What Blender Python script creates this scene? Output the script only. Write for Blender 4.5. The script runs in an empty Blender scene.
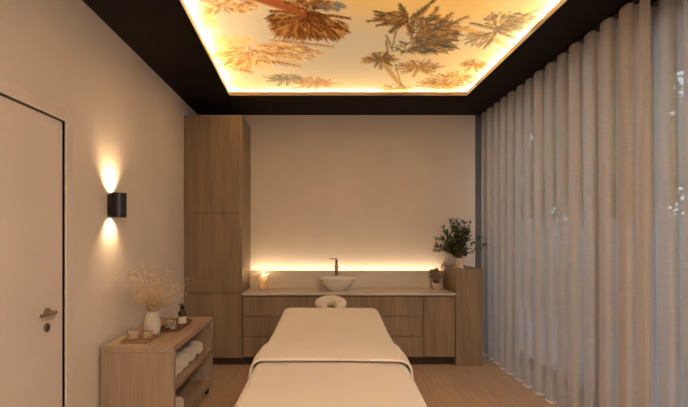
import bpy, bmesh, math, random
import numpy as np
from mathutils import Vector, Matrix
PI = math.pi
C = bpy.context.scene.collection
S = bpy.context.scene

# ------------------------------------------------------------------ camera, world, exposure
CAMZ = 1.5
FPX = 437.0
cam = bpy.data.cameras.new('camera'); co = bpy.data.objects.new('camera', cam); C.objects.link(co)
co.location = (0, 0, CAMZ); co.rotation_euler = (PI/2, 0, 0)
cam.sensor_width = 36; cam.sensor_fit = 'HORIZONTAL'; cam.lens = FPX/688*36
cam.shift_x = (344-320)/688; cam.shift_y = (235-203.5)/688
cam.clip_start = 0.05
S.camera = co
S.view_settings.view_transform = 'Standard'; S.view_settings.look = 'None'
S.view_settings.gamma = 1; S.view_settings.use_curve_mapping = False
S.view_settings.exposure = 0.42
w = bpy.data.worlds.new('world'); S.world = w; w.use_nodes = True
wn = w.node_tree.nodes; wl = w.node_tree.links
bg = wn['Background']; bg.inputs[1].default_value = 3.1
tc = wn.new('ShaderNodeTexCoord'); sx = wn.new('ShaderNodeSeparateXYZ'); rp = wn.new('ShaderNodeValToRGB')
wl.new(tc.outputs['Generated'], sx.inputs[0]); wl.new(sx.outputs['Z'], rp.inputs[0]); wl.new(rp.outputs[0], bg.inputs[0])
rp.color_ramp.elements[0].position = 0.0; rp.color_ramp.elements[0].color = (0.42, 0.46, 0.52, 1)
rp.color_ramp.elements[1].position = 0.7; rp.color_ramp.elements[1].color = (0.30, 0.36, 0.46, 1)
FILM_E = 0.44      # backlight of the stretch ceiling
STRIP_E = 80.0     # LED strips round its edge
LEDGE_E = 20.0     # LED strip behind the splashback
FILL_E = 60.0      # fill lamp added behind the viewpoint to brighten the room

# ------------------------------------------------------------------ materials
def node_mat(name):
    m = bpy.data.materials.new(name); m.use_nodes = True
    return m, m.node_tree.nodes, m.node_tree.links, m.node_tree.nodes['Principled BSDF']
def mat(name, col, rough=0.6, metal=0.0, var=0.08, scale=(8, 8, 8), bump=0.0, bscale=200, spec=0.5, col2=None, trans=0, sheen=0, detail=4):
    m, n, l, b = node_mat(name)
    b.inputs['Roughness'].default_value = rough; b.inputs['Metallic'].default_value = metal
    b.inputs['Specular IOR Level'].default_value = spec
    if sheen: b.inputs['Sheen Weight'].default_value = sheen
    t = n.new('ShaderNodeTexCoord'); mp = n.new('ShaderNodeMapping'); mp.inputs['Scale'].default_value = scale
    l.new(t.outputs['Object'], mp.inputs[0])
    nz = n.new('ShaderNodeTexNoise'); nz.inputs['Scale'].default_value = 1; nz.inputs['Detail'].default_value = detail
    l.new(mp.outputs[0], nz.inputs['Vector'])
    r = n.new('ShaderNodeValToRGB'); r.color_ramp.elements[0].position = .3; r.color_ramp.elements[1].position = .7
    c2 = col2 or tuple(c*(1-var*2) for c in col)
    r.color_ramp.elements[0].color = (*c2, 1); r.color_ramp.elements[1].color = (*[min(1, c*(1+(0 if col2 else var))) for c in col], 1)
    l.new(nz.outputs['Fac'], r.inputs[0]); l.new(r.outputs[0], b.inputs['Base Color'])
    if bump:
        nb = n.new('ShaderNodeTexNoise'); nb.inputs['Scale'].default_value = bscale
        l.new(t.outputs['Object'], nb.inputs['Vector'])
        bp = n.new('ShaderNodeBump'); bp.inputs['Strength'].default_value = bump; bp.inputs['Distance'].default_value = .002
        l.new(nb.outputs['Fac'], bp.inputs['Height']); l.new(bp.outputs[0], b.inputs['Normal'])
    if trans: b.inputs['Transmission Weight'].default_value = trans
    return m
def wood(name, dark, light, axis='Z', rough=.5, fine=60):
    """stained oak: broad soft tone changes plus fine stretched grain"""
    m, n, l, b = node_mat(name)
    b.inputs['Roughness'].default_value = rough; b.inputs['Specular IOR Level'].default_value = .3
    t = n.new('ShaderNodeTexCoord')
    def nz(s, det, dist=0.0):
        mp = n.new('ShaderNodeMapping'); mp.inputs['Scale'].default_value = s
        l.new(t.outputs['Object'], mp.inputs[0])
        x = n.new('ShaderNodeTexNoise'); x.inputs['Scale'].default_value = 1; x.inputs['Detail'].default_value = det
        x.inputs['Distortion'].default_value = dist
        l.new(mp.outputs[0], x.inputs['Vector']); return x
    i = 'XYZ'.index(axis)
    s1 = [fine]*3; s1[i] = fine*.04
    s2 = [9.]*3; s2[i] = 1.2
    a = nz(s1, 5, .3); c = nz(s2, 3, .6)
    mx = n.new('ShaderNodeMath'); mx.operation = 'MULTIPLY_ADD'; mx.inputs[1].default_value = .45
    l.new(a.outputs['Fac'], mx.inputs[0])
    m2 = n.new('ShaderNodeMath'); m2.operation = 'MULTIPLY'; m2.inputs[1].default_value = .55
    l.new(c.outputs['Fac'], m2.inputs[0]); l.new(m2.outputs[0], mx.inputs[2])
    r = n.new('ShaderNodeValToRGB'); r.color_ramp.elements[0].position = .32; r.color_ramp.elements[1].position = .66
    r.color_ramp.elements[0].color = (*dark, 1); r.color_ramp.elements[1].color = (*light, 1)
    l.new(mx.outputs[0], r.inputs[0]); l.new(r.outputs[0], b.inputs['Base Color'])
    bp = n.new('ShaderNodeBump'); bp.inputs['Strength'].default_value = .15; bp.inputs['Distance'].default_value = .001
    l.new(a.outputs['Fac'], bp.inputs['Height']); l.new(bp.outputs[0], b.inputs['Normal'])
    return m
def emit(name, col, s):
    m = bpy.data.materials.new(name); m.use_nodes = True; n = m.node_tree.nodes; n.clear()
    e = n.new('ShaderNodeEmission'); e.inputs[0].default_value = (*col, 1); e.inputs[1].default_value = s
    o = n.new('ShaderNodeOutputMaterial'); m.node_tree.links.new(e.outputs[0], o.inputs[0]); return m
def glassy(name, tint=(1, 1, 1), gloss=.08, rough=.02):
    m = bpy.data.materials.new(name); m.use_nodes = True; n = m.node_tree.nodes; l = m.node_tree.links; n.clear()
    t = n.new('ShaderNodeBsdfTransparent'); t.inputs[0].default_value = (*tint, 1)
    g = n.new('ShaderNodeBsdfGlossy'); g.inputs['Roughness'].default_value = rough
    x = n.new('ShaderNodeMixShader'); x.inputs[0].default_value = gloss
    o = n.new('ShaderNodeOutputMaterial')
    l.new(t.outputs[0], x.inputs[1]); l.new(g.outputs[0], x.inputs[2]); l.new(x.outputs[0], o.inputs[0]); return m

M = {}
M['plaster'] = mat('warm_plaster', (.68, .61, .545), .85, var=.025, scale=(2, 2, 2), bump=.12, bscale=120, spec=.2)
M['black'] = mat('black_ceiling_paint', (.012, .009, .008), .8, var=.1, spec=.12)
M['door'] = mat('painted_door', (.68, .61, .55), .5, var=.015, scale=(3, 3, 3), spec=.3)
M['oak'] = wood('smoked_oak', (.190, .134, .086), (.31, .224, .148), 'Z')
M['oakH'] = wood('limed_oak', (.30, .215, .155), (.45, .33, .24), 'Y', fine=50)
M['oakV'] = wood('limed_oak_upright', (.30, .215, .155), (.44, .325, .24), 'Z', fine=50)
M['plinth'] = mat('dark_plinth_and_gap_shade', (.035, .02, .013), .6, var=.1)  # also on the carcasses, where it stands in for shade in the gaps
M['stone'] = mat('cream_worktop', (.62, .55, .47), .3, var=.02, scale=(6, 6, 6), spec=.5, detail=8)
M['linen'] = mat('cream_linen', (.72, .63, .53), .95, var=.012, scale=(5, 5, 5), bump=.25, bscale=500, spec=.1, sheen=.3)
M['linen2'] = mat('cream_linen_sheet', (.73, .65, .54), .95, var=.012, scale=(5, 5, 5), bump=.2, bscale=500, spec=.1, sheen=.3)
M['towel'] = mat('terry_towel', (.72, .64, .56), 1, var=.05, scale=(60, 60, 60), bump=.9, bscale=700, spec=.05, sheen=.5)
M['ceramic'] = mat('white_ceramic', (.80, .76, .70), .22, var=.01, spec=.5)
M['matceramic'] = mat('matt_ceramic', (.60, .53, .46), .7, var=.05, scale=(30, 30, 30), bump=.4, bscale=150)
M['stonepot'] = mat('speckled_stone_pot', (.60, .52, .44), .8, var=.15, scale=(60, 60, 60), bump=.4, bscale=150)
M['bronze'] = mat('antique_bronze', (.24, .155, .08), .35, metal=1, var=.1, scale=(30, 30, 30))
M['brass'] = mat('brushed_nickel', (.42, .32, .22), .35, metal=1, var=.05)
M['blackmetal'] = mat('black_metal', (.012, .010, .009), .35, var=.1, spec=.5)
M['steel'] = mat('dark_steel', (.10, .09, .08), .4, metal=.8, var=.05)
M['brownlip'] = mat('bronze_ceiling_trim', (.12, .075, .04), .5, var=.05)
M['traywood'] = wood('acacia_tray', (.26, .14, .06), (.42, .25, .12), 'Y', fine=60)
M['darktray'] = wood('walnut_tray', (.13, .07, .035), (.25, .14, .07), 'Y', fine=60)
M['wax'] = mat('candle_wax', (.86, .72, .54), .5, var=.01)
_n, _l = M['wax'].node_tree.nodes, M['wax'].node_tree.links
_t = _n.new('ShaderNodeBsdfTranslucent'); _t.inputs[0].default_value = (.97, .86, .68, 1); _x = _n.new('ShaderNodeMixShader'); _x.inputs[0].default_value = .6
_l.new(_n['Principled BSDF'].outputs[0], _x.inputs[1]); _l.new(_t.outputs[0], _x.inputs[2]); _l.new(_x.outputs[0], _n['Material Output'].inputs[0])
M['amber'] = mat('dark_bottle_glass', (.03, .016, .010), .12, var=.05)
M['label'] = mat('bottle_label', (.62, .55, .47), .7, var=.02)
M['salt'] = mat('bath_salts', (.74, .64, .54), .9, var=.25, scale=(120, 120, 120), bump=.8, bscale=300)
M['glass'] = glassy('clear_glass', (.96, .95, .93), .10, .03)
M['pane'] = glassy('window_glass', (.93, .95, .95), .05, .0)
M['frame'] = mat('charcoal_window_frame', (.05, .05, .052), .5, var=.05)
M['jamb'] = mat('grey_window_reveal', (.12, .10, .085), .7, var=.05)
M['dry'] = mat('dried_flowers', (.80, .63, .43), .9, var=.25, scale=(80, 80, 80))
M['drystem'] = mat('dried_stems', (.62, .46, .29), .9, var=.2, scale=(80, 80, 80))
M['leaf'] = mat('olive_green_leaves', (.085, .105, .035), .5, col2=(.035, .055, .018), scale=(25, 25, 25))
M['twig'] = mat('brown_twig', (.10, .06, .03), .8)
M['mutedleaf'] = mat('muted_dry_bloom', (.55, .44, .33), .9, col2=(.32, .24, .18), scale=(60, 60, 60))
M['deck'] = mat('terrace_paving', (.42, .41, .40), .9, var=.1)
M['fence'] = wood('weathered_fence', (.17, .16, .14), (.26, .24, .21), 'Y')
M['tree'] = mat('garden_leaves', (.26, .33, .14), .7, col2=(.12, .17, .07), scale=(9, 9, 9))
M['autumn'] = mat('autumn_leaves', (.42, .24, .09), .7, col2=(.20, .15, .06), scale=(9, 9, 9))
M['bark'] = mat('tree_bark', (.08, .06, .045), .9, var=.2, scale=(20, 20, 20))
M['render'] = mat('added_eave_render', (.16, .15, .14), .9, var=.05)  # colour of the added eave above the window
M['whitebox'] = mat('light_box_white', (.85, .82, .76), .8, var=.01)

def floor_mat():
    m, n, l, b = node_mat('light_oak_floor')
    b.inputs['Roughness'].default_value = .38; b.inputs['Specular IOR Level'].default_value = .4
    t = n.new('ShaderNodeTexCoord'); mp = n.new('ShaderNodeMapping'); mp.inputs['Rotation'].default_value = (0, 0, PI/2)
    l.new(t.outputs['Object'], mp.inputs[0])
    br = n.new('ShaderNodeTexBrick'); br.inputs['Scale'].default_value = 1; br.inputs['Brick Width'].default_value = 2.1
    br.inputs['Row Height'].default_value = .19; br.inputs['Mortar Size'].default_value = .0012; br.inputs['Mortar Smooth'].default_value = .3
    br.inputs['Color1'].default_value = (.60, .42, .285, 1); br.inputs['Color2'].default_value = (.53, .365, .245, 1)
    br.inputs['Mortar'].default_value = (.36, .24, .16, 1); br.offset = .37
    l.new(mp.outputs[0], br.inputs['Vector'])
    m2 = n.new('ShaderNodeMapping'); m2.inputs['Scale'].default_value = (45, 1.6, 1); l.new(t.outputs['Object'], m2.inputs[0])
    nz = n.new('ShaderNodeTexNoise'); nz.inputs['Scale'].default_value = 1; nz.inputs['Detail'].default_value = 6; nz.inputs['Distortion'].default_value = .5
    l.new(m2.outputs[0], nz.inputs['Vector'])
    r = n.new('ShaderNodeValToRGB'); r.color_ramp.elements[0].position = .3; r.color_ramp.elements[1].position = .7
    r.color_ramp.elements[0].color = (.80, .78, .76, 1); r.color_ramp.elements[1].color = (1.05, 1.05, 1.05, 1)
    l.new(nz.outputs['Fac'], r.inputs[0])
    x = n.new('ShaderNodeMix'); x.data_type = 'RGBA'; x.blend_type = 'MULTIPLY'; x.inputs[0].default_value = 1
    l.new(br.outputs['Color'], x.inputs[6]); l.new(r.outputs[0], x.inputs[7]); l.new(x.outputs[2], b.inputs['Base Color'])
    return m
M['floor'] = floor_mat()

def sheer_mat():
    m = bpy.data.materials.new('sheer_linen_voile'); m.use_nodes = True; n = m.node_tree.nodes; l = m.node_tree.links; n.clear()
    t = n.new('ShaderNodeTexCoord')
    mp = n.new('ShaderNodeMapping'); mp.inputs['Scale'].default_value = (14, 14, 260); l.new(t.outputs['Object'], mp.inputs[0])
    nz = n.new('ShaderNodeTexNoise'); nz.inputs['Scale'].default_value = 1; nz.inputs['Detail'].default_value = 3; l.new(mp.outputs[0], nz.inputs['Vector'])
    mr = n.new('ShaderNodeMapRange'); mr.inputs['From Min'].default_value = .3; mr.inputs['From Max'].default_value = .7
    mr.inputs['To Min'].default_value = .68; mr.inputs['To Max'].default_value = .77; l.new(nz.outputs['Fac'], mr.inputs[0])
    d = n.new('ShaderNodeBsdfDiffuse'); d.inputs[0].default_value = (.70, .60, .50, 1)
    tl = n.new('ShaderNodeBsdfTranslucent'); tl.inputs[0].default_value = (.78, .72, .65, 1)
    a = n.new('ShaderNodeMixShader'); a.inputs[0].default_value = .58
    l.new(d.outputs[0], a.inputs[1]); l.new(tl.outputs[0], a.inputs[2])
    tr = n.new('ShaderNodeBsdfTransparent')
    x = n.new('ShaderNodeMixShader'); l.new(mr.outputs[0], x.inputs[0]); l.new(tr.outputs[0], x.inputs[1]); l.new(a.outputs[0], x.inputs[2])
    o = n.new('ShaderNodeOutputMaterial'); l.new(x.outputs[0], o.inputs[0]); return m
M['sheer'] = sheer_mat()

# ------------------------------------------------------------------ helpers
def obj(name, bm, m, parent=None, smooth=False, off=None):
    """link a bmesh as one mesh object; off = world offset subtracted so the mesh is local to its thing"""
    if off is not None: bmesh.ops.translate(bm, verts=bm.verts, vec=-Vector(off))
    bmesh.ops.recalc_face_normals(bm, faces=bm.faces)
    me = bpy.data.meshes.new(name); bm.to_mesh(me); bm.free()
    me.materials.append(m)
    if smooth:
        for p in me.polygons: p.use_smooth = True
        if smooth != 'all':
            me.set_sharp_from_angle(angle=math.radians(38))
    o = bpy.data.objects.new(name, me); C.objects.link(o)
    if parent is not None: o.parent = parent
    return o
def tag(o, label, cat, group=None):
    o['label'] = label; o['category'] = cat
    if group: o['group'] = group
    return o
def thing(name, label, cat, loc=(0, 0, 0), rz=0, group=None):
    o = bpy.data.objects.new(name, None); C.objects.link(o); o.empty_display_size = .05
    o.location = loc; o.rotation_euler = (0, 0, rz); return tag(o, label, cat, group)
def struct(name, bm, m, parent=None, smooth=False):
    o = obj(name, bm, m, parent, smooth)
    if parent is None: o['kind'] = 'structure'
    return o
def box(bm, x0, x1, y0, y1, z0, z1, bev=0.0, seg=2):
    t = bmesh.new()
    bmesh.ops.create_cube(t, size=1)
    bmesh.ops.scale(t, vec=(x1-x0, y1-y0, z1-z0), verts=t.verts)
    bmesh.ops.translate(t, vec=((x0+x1)/2, (y0+y1)/2, (z0+z1)/2), verts=t.verts)
    if bev: bmesh.ops.bevel(t, geom=t.edges[:], offset=bev, segments=seg, affect='EDGES', profile=.5)
    me = bpy.data.meshes.new('t'); t.to_mesh(me); t.free(); bm.from_mesh(me); bpy.data.meshes.remove(me)
    return bm
def nb(*a, **k): return box(bmesh.new(), *a, **k)
def lathe(bm, prof, loc=(0, 0, 0), n=40, sx=1, sy=1, cap0=False, cap1=False):
    rings = []
    for r, z in prof:
        rings.append([bm.verts.new((loc[0]+sx*r*math.cos(2*PI*i/n), loc[1]+sy*r*math.sin(2*PI*i/n), loc[2]+z)) for i in range(n)])
    for a, b in zip(rings, rings[1:]):
        for i in range(n): bm.faces.new((a[i], a[(i+1) % n], b[(i+1) % n], b[i]))
    if cap0: bm.faces.new(rings[0][::-1])
    if cap1: bm.faces.new(rings[-1])
    return bm
def tube(bm, pts, rad, n=8, flat=None, cap=True):
    """sweep a round (or flat=(a,b) elliptical) section along pts"""
    pts = [Vector(p) for p in pts]
    rads = rad if isinstance(rad, (list, tuple)) else [rad]*len(pts)
    up = Vector((0, 0, 1)); rings = []; prev = None
    for i, p in enumerate(pts):
        t = (pts[min(i+1, len(pts)-1)]-pts[max(i-1, 0)])
        t = t.normalized() if t.length > 1e-9 else Vector((0, 0, 1))
        if prev is None:
            s = t.cross(up)
            if s.length < .05: s = t.cross(Vector((1, 0, 0)))
        else:
            s = prev - t*prev.dot(t)
        s.normalize(); prev = s; u = s.cross(t)
        fa, fb = flat or (1, 1)
        rings.append([bm.verts.new(p + s*(math.cos(2*PI*k/n)*rads[i]*fa) + u*(math.sin(2*PI*k/n)*rads[i]*fb)) for k in range(n)])
    for a, b in zip(rings, rings[1:]):
        for k in range(n): bm.faces.new((a[k], a[(k+1) % n], b[(k+1) % n], b[k]))
    if cap: bm.faces.new(rings[0][::-1]); bm.faces.new(rings[-1])
    return bm
def loft(bm, secs, closed=True, caps=True):
    rings = [[bm.verts.new(p) for p in s] for s in secs]
    m = len(rings[0])
    for a, b in zip(rings, rings[1:]):
        for k in range(m if closed else m-1): bm.faces.new((a[k], a[(k+1) % m], b[(k+1) % m], b[k]))
    if caps and closed: bm.faces.new(rings[0][::-1]); bm.faces.new(rings[-1])
    return bm
def copy_tree(o, parent=None):
    c = o.copy(); C.objects.link(c)
    if parent is not None: c.parent = parent
    for ch in list(o.children): copy_tree(ch, c)
    return c
def light(name, kind, loc, energy, col, parent=None, **k):
    d = bpy.data.lights.new(name, kind); d.energy = energy; d.color = col
    for a, v in k.items(): setattr(d, a, v)
    o = bpy.data.objects.new(name, d); C.objects.link(o); o.location = loc
    if parent is not None: o.parent = parent
    return o

# ------------------------------------------------------------------ room dimensions
XL, XR, XG = -1.563, 1.995, 2.42      # left wall, right end of back wall, glazing
YB, YF = 5.618, -1.6                  # back wall, wall behind the viewpoint
ZC = 3.042                            # ceiling
LX0, LX1, LY0, LY1 = -1.0, 1.625, -0.4, 4.83   # opening of the luminous ceiling
ZFILM = 3.080

def xl(y): return -1.006+.042*(4.83-y)      # the opening's left edge runs very slightly out of square
def slant(bm, a0, a1, y0, y1, z0, z1, fixed0=None):
    """box whose x faces follow the slanted edge: offsets a0..a1 from it (fixed0 = straight outer x)"""
    v = [bm.verts.new(((fixed0 if (fixed0 is not None and q == 0) else xl(y)+(a0, a1)[q]), y, z)) for z in (z0, z1) for y in (y0, y1) for q in (0, 1)]
    for f in ((0, 1, 3, 2), (4, 6, 7, 5), (0, 4, 5, 1), (2, 3, 7, 6), (0, 2, 6, 4), (1, 5, 7, 3)): bm.faces.new([v[i] for i in f])
    return bm
struct('floor', nb(XL-.1, XG+.1, YF-.1, YB+.1, -.1, 0), M['floor'])
# left wall with door opening
DY0, DY1, DZ = 1.80, 2.676, 2.195
b = bmesh.new()
box(b, XL-.15, XL, YF, DY0, 0, ZC+.2); box(b, XL-.15, XL, DY1, YB+.1, 0, ZC+.2); box(b, XL-.15, XL, DY0, DY1, DZ, ZC+.2)
struct('wall_left', b, M['plaster'])
struct('wall_back', nb(XL, XR, YB, YB+.1, 0, ZC+.2), M['plaster'])
struct('wall_front', nb(XL, XG, YF-.1, YF, 0, ZC+.2), M['plaster'])
# ceiling with the rectangular opening, and light box above it
b = bmesh.new()
slant(b, 0, 0, LY0, LY1, ZC, ZC+.2, fixed0=XL); box(b, XL, LX0, YF, LY0, ZC, ZC+.2); box(b, XL, LX0, LY1, YB, ZC, ZC+.2); box(b, LX1, XG+.1, YF, YB, ZC, ZC+.2)
box(b, LX0, LX1, YF, LY0, ZC, ZC+.2); box(b, LX0, LX1, LY1, YB, ZC, ZC+.2)
struct('ceiling', b, M['black'])
b = bmesh.new(); t = .006
slant(b, 0, t, LY0, LY1, ZC-.002, ZFILM); box(b, LX1-t, LX1, LY0, LY1, ZC-.002, ZFILM)
box(b, LX0+t, LX1-t, LY0, LY0+t, ZC-.002, ZFILM); box(b, LX0+t, LX1-t, LY1-t, LY1, ZC-.002, ZFILM)
struct('trim_1', b, M['brownlip'])
# door: frame, leaf set back, lever, keyhole rose
d = struct('door_1', nb(XL-.048, XL-.012, DY0+.004, DY1-.004, .006, DZ-.005, bev=.002), M['door'])
b = bmesh.new()
for (a0, a1, z0, z1) in ((DY0-.075, DY0, 0, DZ+.078), (DY1, DY1+.068, 0, DZ+.078), (DY0, DY1, DZ, DZ+.078)):
    box(b, XL-.02, XL+.012, a0, a1, z0, z1, bev=.003)
obj('door_frame', b, M['door'], d)
b = bmesh.new(); box(b, XL-.15, XL-.050, DY1-.03, DY1, 0, DZ); box(b, XL-.15, XL-.055, DY0, DY1, DZ-.012, DZ); obj('door_stop', b, M['door'], d)
HY, HZ = 2.515, 1.055
b = bmesh.new()
def xcyl(b, x0, x1, y, z, r, n=28, ch=.002):
    pr = [(0, x0), (r, x0), (r, x1-ch), (r-ch, x1), (0, x1)]
    rings = [[b.verts.new((xx, y+max(rr, .0002)*math.cos(2*PI*i/n), z+max(rr, .0002)*math.sin(2*PI*i/n))) for i in range(n)] for rr, xx in pr]
    for p, q in zip(rings, rings[1:]):
        for i in range(n): b.faces.new((p[i], p[(i+1) % n], q[(i+1) % n], q[i]))
XD = XL-.012
xcyl(b, XD, XD+.010, HY, HZ, .026)
tube(b, [(XD+.008, HY, HZ), (XD+.045, HY, HZ)], .010, 12)
tube(b, [(XD+.050, HY+.012, HZ), (XD+.052, HY-.04, HZ), (XD+.050, HY-.125, HZ)], .0095, 12)
obj('door_handle', b, M['brass'], d, 'auto')
b = bmesh.new(); xcyl(b, XD, XD+.009, HY, HZ-.088, .026)
k = obj('keyhole_rose', b, M['brass'], d, 'auto')
b = bmesh.new(); box(b, XD+.0088, XD+.010, HY-.003, HY+.003, HZ-.100, HZ-.083); xcyl(b, XD+.0088, XD+.010, HY, HZ-.083, .0055, 16, .0005)
obj('keyhole', b, M['blackmetal'], k)
# glazed right side: reveal at the back corner, lintel, low sill, three glazed units
struct('trim_2', nb(XR+.001, XG+.05, YB, YB+.1, 0, ZC+.2), M['jamb'])
struct('trim_3', nb(XG-.03, XG+.12, YF, YB, 2.93, ZC+.2), M['jamb'])
wy = [YF, .2, 2.0, 3.8, YB]
for i in range(4):
    y0, y1 = wy[i], wy[i+1]
    p = struct('window_%d' % (i+1), nb(XG+.02, XG+.028, y0+.05, y1-.05, .06, 2.88), M['pane'])
    b = bmesh.new()
    box(b, XG, XG+.06, y0+.002, y0+.05, 0, 2.93); box(b, XG, XG+.06, y1-.05, y1-.002, 0, 2.93)
    box(b, XG, XG+.06, y0+.05, y1-.05, 0, .06); box(b, XG, XG+.06, y0+.05, y1-.05, 2.88, 2.93)
    obj('window_frame', b, M['frame'], p)

# ------------------------------------------------------------------ luminous ceiling film with palm print
def px(x, y):
    """point of the film seen at photo pixel (x, y): used to trace the print onto the film plane"""
    k = max((235-y), 1)/(ZFILM-CAMZ); return ((x-320)/k, FPX/k)
def build_film():
    rng = random.Random(7)
    xs = np.arange(LX0-.0, LX1+.0001, .0075)
    ys = np.concatenate([np.arange(LY0, 2.62, .03), np.arange(2.62, LY1, .0085), [LY1]])
    nx, ny = len(xs), len(ys)
    X, Y = np.meshgrid(xs, ys)
    col = np.zeros((ny, nx, 3))
    base = np.array((.47, .37, .23)); gold = np.array((.64, .39, .125))
    # clouded gold / tan wash
    g = np.zeros_like(X)
    for (cx, cy, sx_, sy_, a) in ((.9, 3.1, .8, .30, .9), (.3, 2.9, .8, .2, .6), (1.4, 4.2, .6, .5, .6), (-.3, 4.6, 1.2, .35, .35), (1.0, 3.8, .6, .16, .35), (-.9, 3.9, .4, .5, .3), (0, 1.0, 1, .7, .6)):
        g += a*np.exp(-((X-cx)/sx_)**2-((Y-cy)/sy_)**2)
    for _ in range(60):
        cx, cy = rng.uniform(LX0, LX1), rng.uniform(LY0, LY1); a = rng.uniform(-.16, .16)
        g += a*np.exp(-((X-cx)/rng.uniform(.15, .5))**2-((Y-cy)/rng.uniform(.03, .12))**2)
    g = np.clip(g, 0, 1)[..., None]
    col[:] = base*(1-g)+gold*g
    YS = .5
    def stroke(p, q, w0, w1, c, a=1.0):
        (x0, y0), (x1, y1) = p, q
        pad = max(w0, w1)*2.2
        i0, i1 = np.searchsorted(xs, (min(x0, x1)-pad, max(x0, x1)+pad)); j0, j1 = np.searchsorted(ys, (min(y0, y1)-pad/YS, max(y0, y1)+pad/YS))
        if i1 <= i0 or j1 <= j0: return
        xx = X[j0:j1, i0:i1]-x0; yy = (Y[j0:j1, i0:i1]-y0)*YS
        dx, dy = x1-x0, (y1-y0)*YS; L = dx*dx+dy*dy+1e-9
        t = np.clip((xx*dx+yy*dy)/L, 0, 1)
        dd = np.hypot(xx-t*dx, yy-t*dy); wd = w0+(w1-w0)*t
        al = (a*np.clip(1.35-dd/np.maximum(wd, 1e-4), 0, 1)**.8)[..., None]
        s = col[j0:j1, i0:i1]; s[:] = s*(1-al)+np.array(c)*al
    def frond(x0, y0, x1, y1, sag, ll, cols, n=26, w=.011, a=.85, P=px, jit=1.5):
        if P is px: w *= .72; n = int(n*1.3)
        """rachis from pixel to pixel with leaflets hanging off both sides"""
        for i in range(n):
            t = (i+.5)/n
            bx = x0+(x1-x0)*t; by = y0+(y1-y0)*t+sag*4*t*(1-t)*.5+sag*t*t*.5
            dx, dy = x1-x0, y1-y0; L = math.hypot(dx, dy)+1e-6; dx /= L; dy /= L
            if i < n-1:
                t2 = (i+1.5)/n; cx = x0+(x1-x0)*t2; cy = y0+(y1-y0)*t2+sag*4*t2*(1-t2)*.5+sag*t2*t2*.5
                stroke(P(bx, by), P(cx, cy), w*.7, w*.6, rng.choice(cols), a)
            for s in (-1, 1):
                l = ll*(1-abs(t-.4)*.8)*rng.uniform(.5, 1.1)
                an = rng.uniform(.35, .95)*s
                ux = dx*math.cos(an)-dy*math.sin(an); uy = dx*math.sin(an)+dy*math.cos(an)
                stroke(P(bx, by), P(bx+ux*l, by+uy*l*.75+rng.uniform(0, jit)), w, w*.35, rng.choice(cols), a*rng.uniform(.6, 1))
    DK = [(.075, .022, .005), (.12, .04, .008), (.18, .06, .012)]
    OR = [(.34, .14, .03), (.26, .09, .018), (.45, .21, .06)]
    LO = [(.62, .36, .12), (.52, .27, .08), (.68, .45, .18)]
    TE = [(.04, .055, .05), (.075, .075, .055), (.10, .06, .025)]
    MX = DK+OR+TE
    MB = [(.15, .08, .025), (.23, .12, .035), (.34, .18, .055), (.09, .065, .03)]
    def palm(cx, cy, rx, ry, k, cols, ll=7, n=22, a=.85, w=.010, sag=2.5, th0=0, P=px):
        for i in range(k):
            th = th0+2*PI*i/k+rng.uniform(-.2, .2)
            r = rng.uniform(.75, 1.1)
            frond(cx, cy, cx+rx*r*math.cos(th), cy+ry*r*math.sin(th), sag, ll, cols, n, w, a, P)
    def mass(cx, cy, rx, ry, n, cols, l=6, w=.006, a=.7, hx=None, hy=None, P=px):
        hx = cx if hx is None else hx; hy = cy if hy is None else hy
        for _ in range(n):
            th = rng.uniform(0, 2*PI); q = rng.uniform(0, 1)**.6
            x, y = cx+rx*q*math.cos(th), cy+ry*q*math.sin(th)
            dx, dy = x-hx, (y-hy); L = math.hypot(dx, dy)+.5; u, v = dx/L, dy/L
            sw = rng.uniform(-.5, .5); u, v = u*math.cos(sw)-v*math.sin(sw), u*math.sin(sw)+v*math.cos(sw)+.15
            k = l*rng.uniform(.5, 1.2)
            m = (x+u*k*.5, y+v*k*.5*.6); e = (m[0]+u*k*.5, m[1]+v*k*.5*.6+k*.10)
            c = rng.choice(cols); stroke(P(x, y), P(*m), w*.8, w, c, a); stroke(P(*m), P(*e), w, w*.3, c, a)
    OLD_ = palm
    def palm(cx, cy, rx, ry, k, cols, ll=7, n=22, a=.85, w=.010, sag=2.5, th0=0, P=px):
        mass(cx, cy, rx*.62, ry*.62, int(rx*5), cols, ll*1.1, w*.6, a*.75)
        OLD_(cx, cy, rx, ry, k, cols, ll*.8, n, a*.8, w*.62, sag, th0, P)
    # pale wash of leaves on the left
    for (x, y, rx, ry, k, cs, l) in ((232, 40, 26, 9, 9, LO, 6), (222, 52, 26, 10, 9, LO, 6), (250, 62, 30, 8, 8, LO, 6), (205, 18, 16, 12, 7, LO, 6), (225, 82, 26, 5, 7, LO, 4)):
        palm(x, y, rx, ry, k, cs, l, 20, .6)
    # left-middle group of drooping fronds
    for (x0, y0, x1, y1, s) in ((245, 49, 198, 58, -1), (250, 50, 298, 62, -3), (262, 46, 318, 52, -2), (250, 52, 232, 68, 1), (255, 60, 300, 67, -2), (240, 58, 210, 70, 0), (270, 40, 334, 47, -1), (226, 66, 252, 72, 0)):
        frond(x0, y0, x1, y1, s, 6, OR, 26, .009, .75)
    # top-left grey brown fronds
    for (x0, y0, x1, y1, s) in ((222, 4, 256, 3, 2), (222, 6, 240, 11, 1), (222, 5, 206, 12, 0), (222, 4, 200, -2, 1), (222, 4, 250, -3, 1)):
        frond(x0, y0, x1, y1, s, 5, OR+[(.35, .28, .2)], 20, .009, .8)
    # leaning trunk and the big rust palm
    for i in range(14):
        t0, t1 = i/14, (i+1)/14
        stroke(px(250+56*t0, -6+20*t0*t0+4*t0), px(250+56*t1, -6+20*t1*t1+4*t1), .020, .018, (.30, .075, .02), .95)
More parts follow.
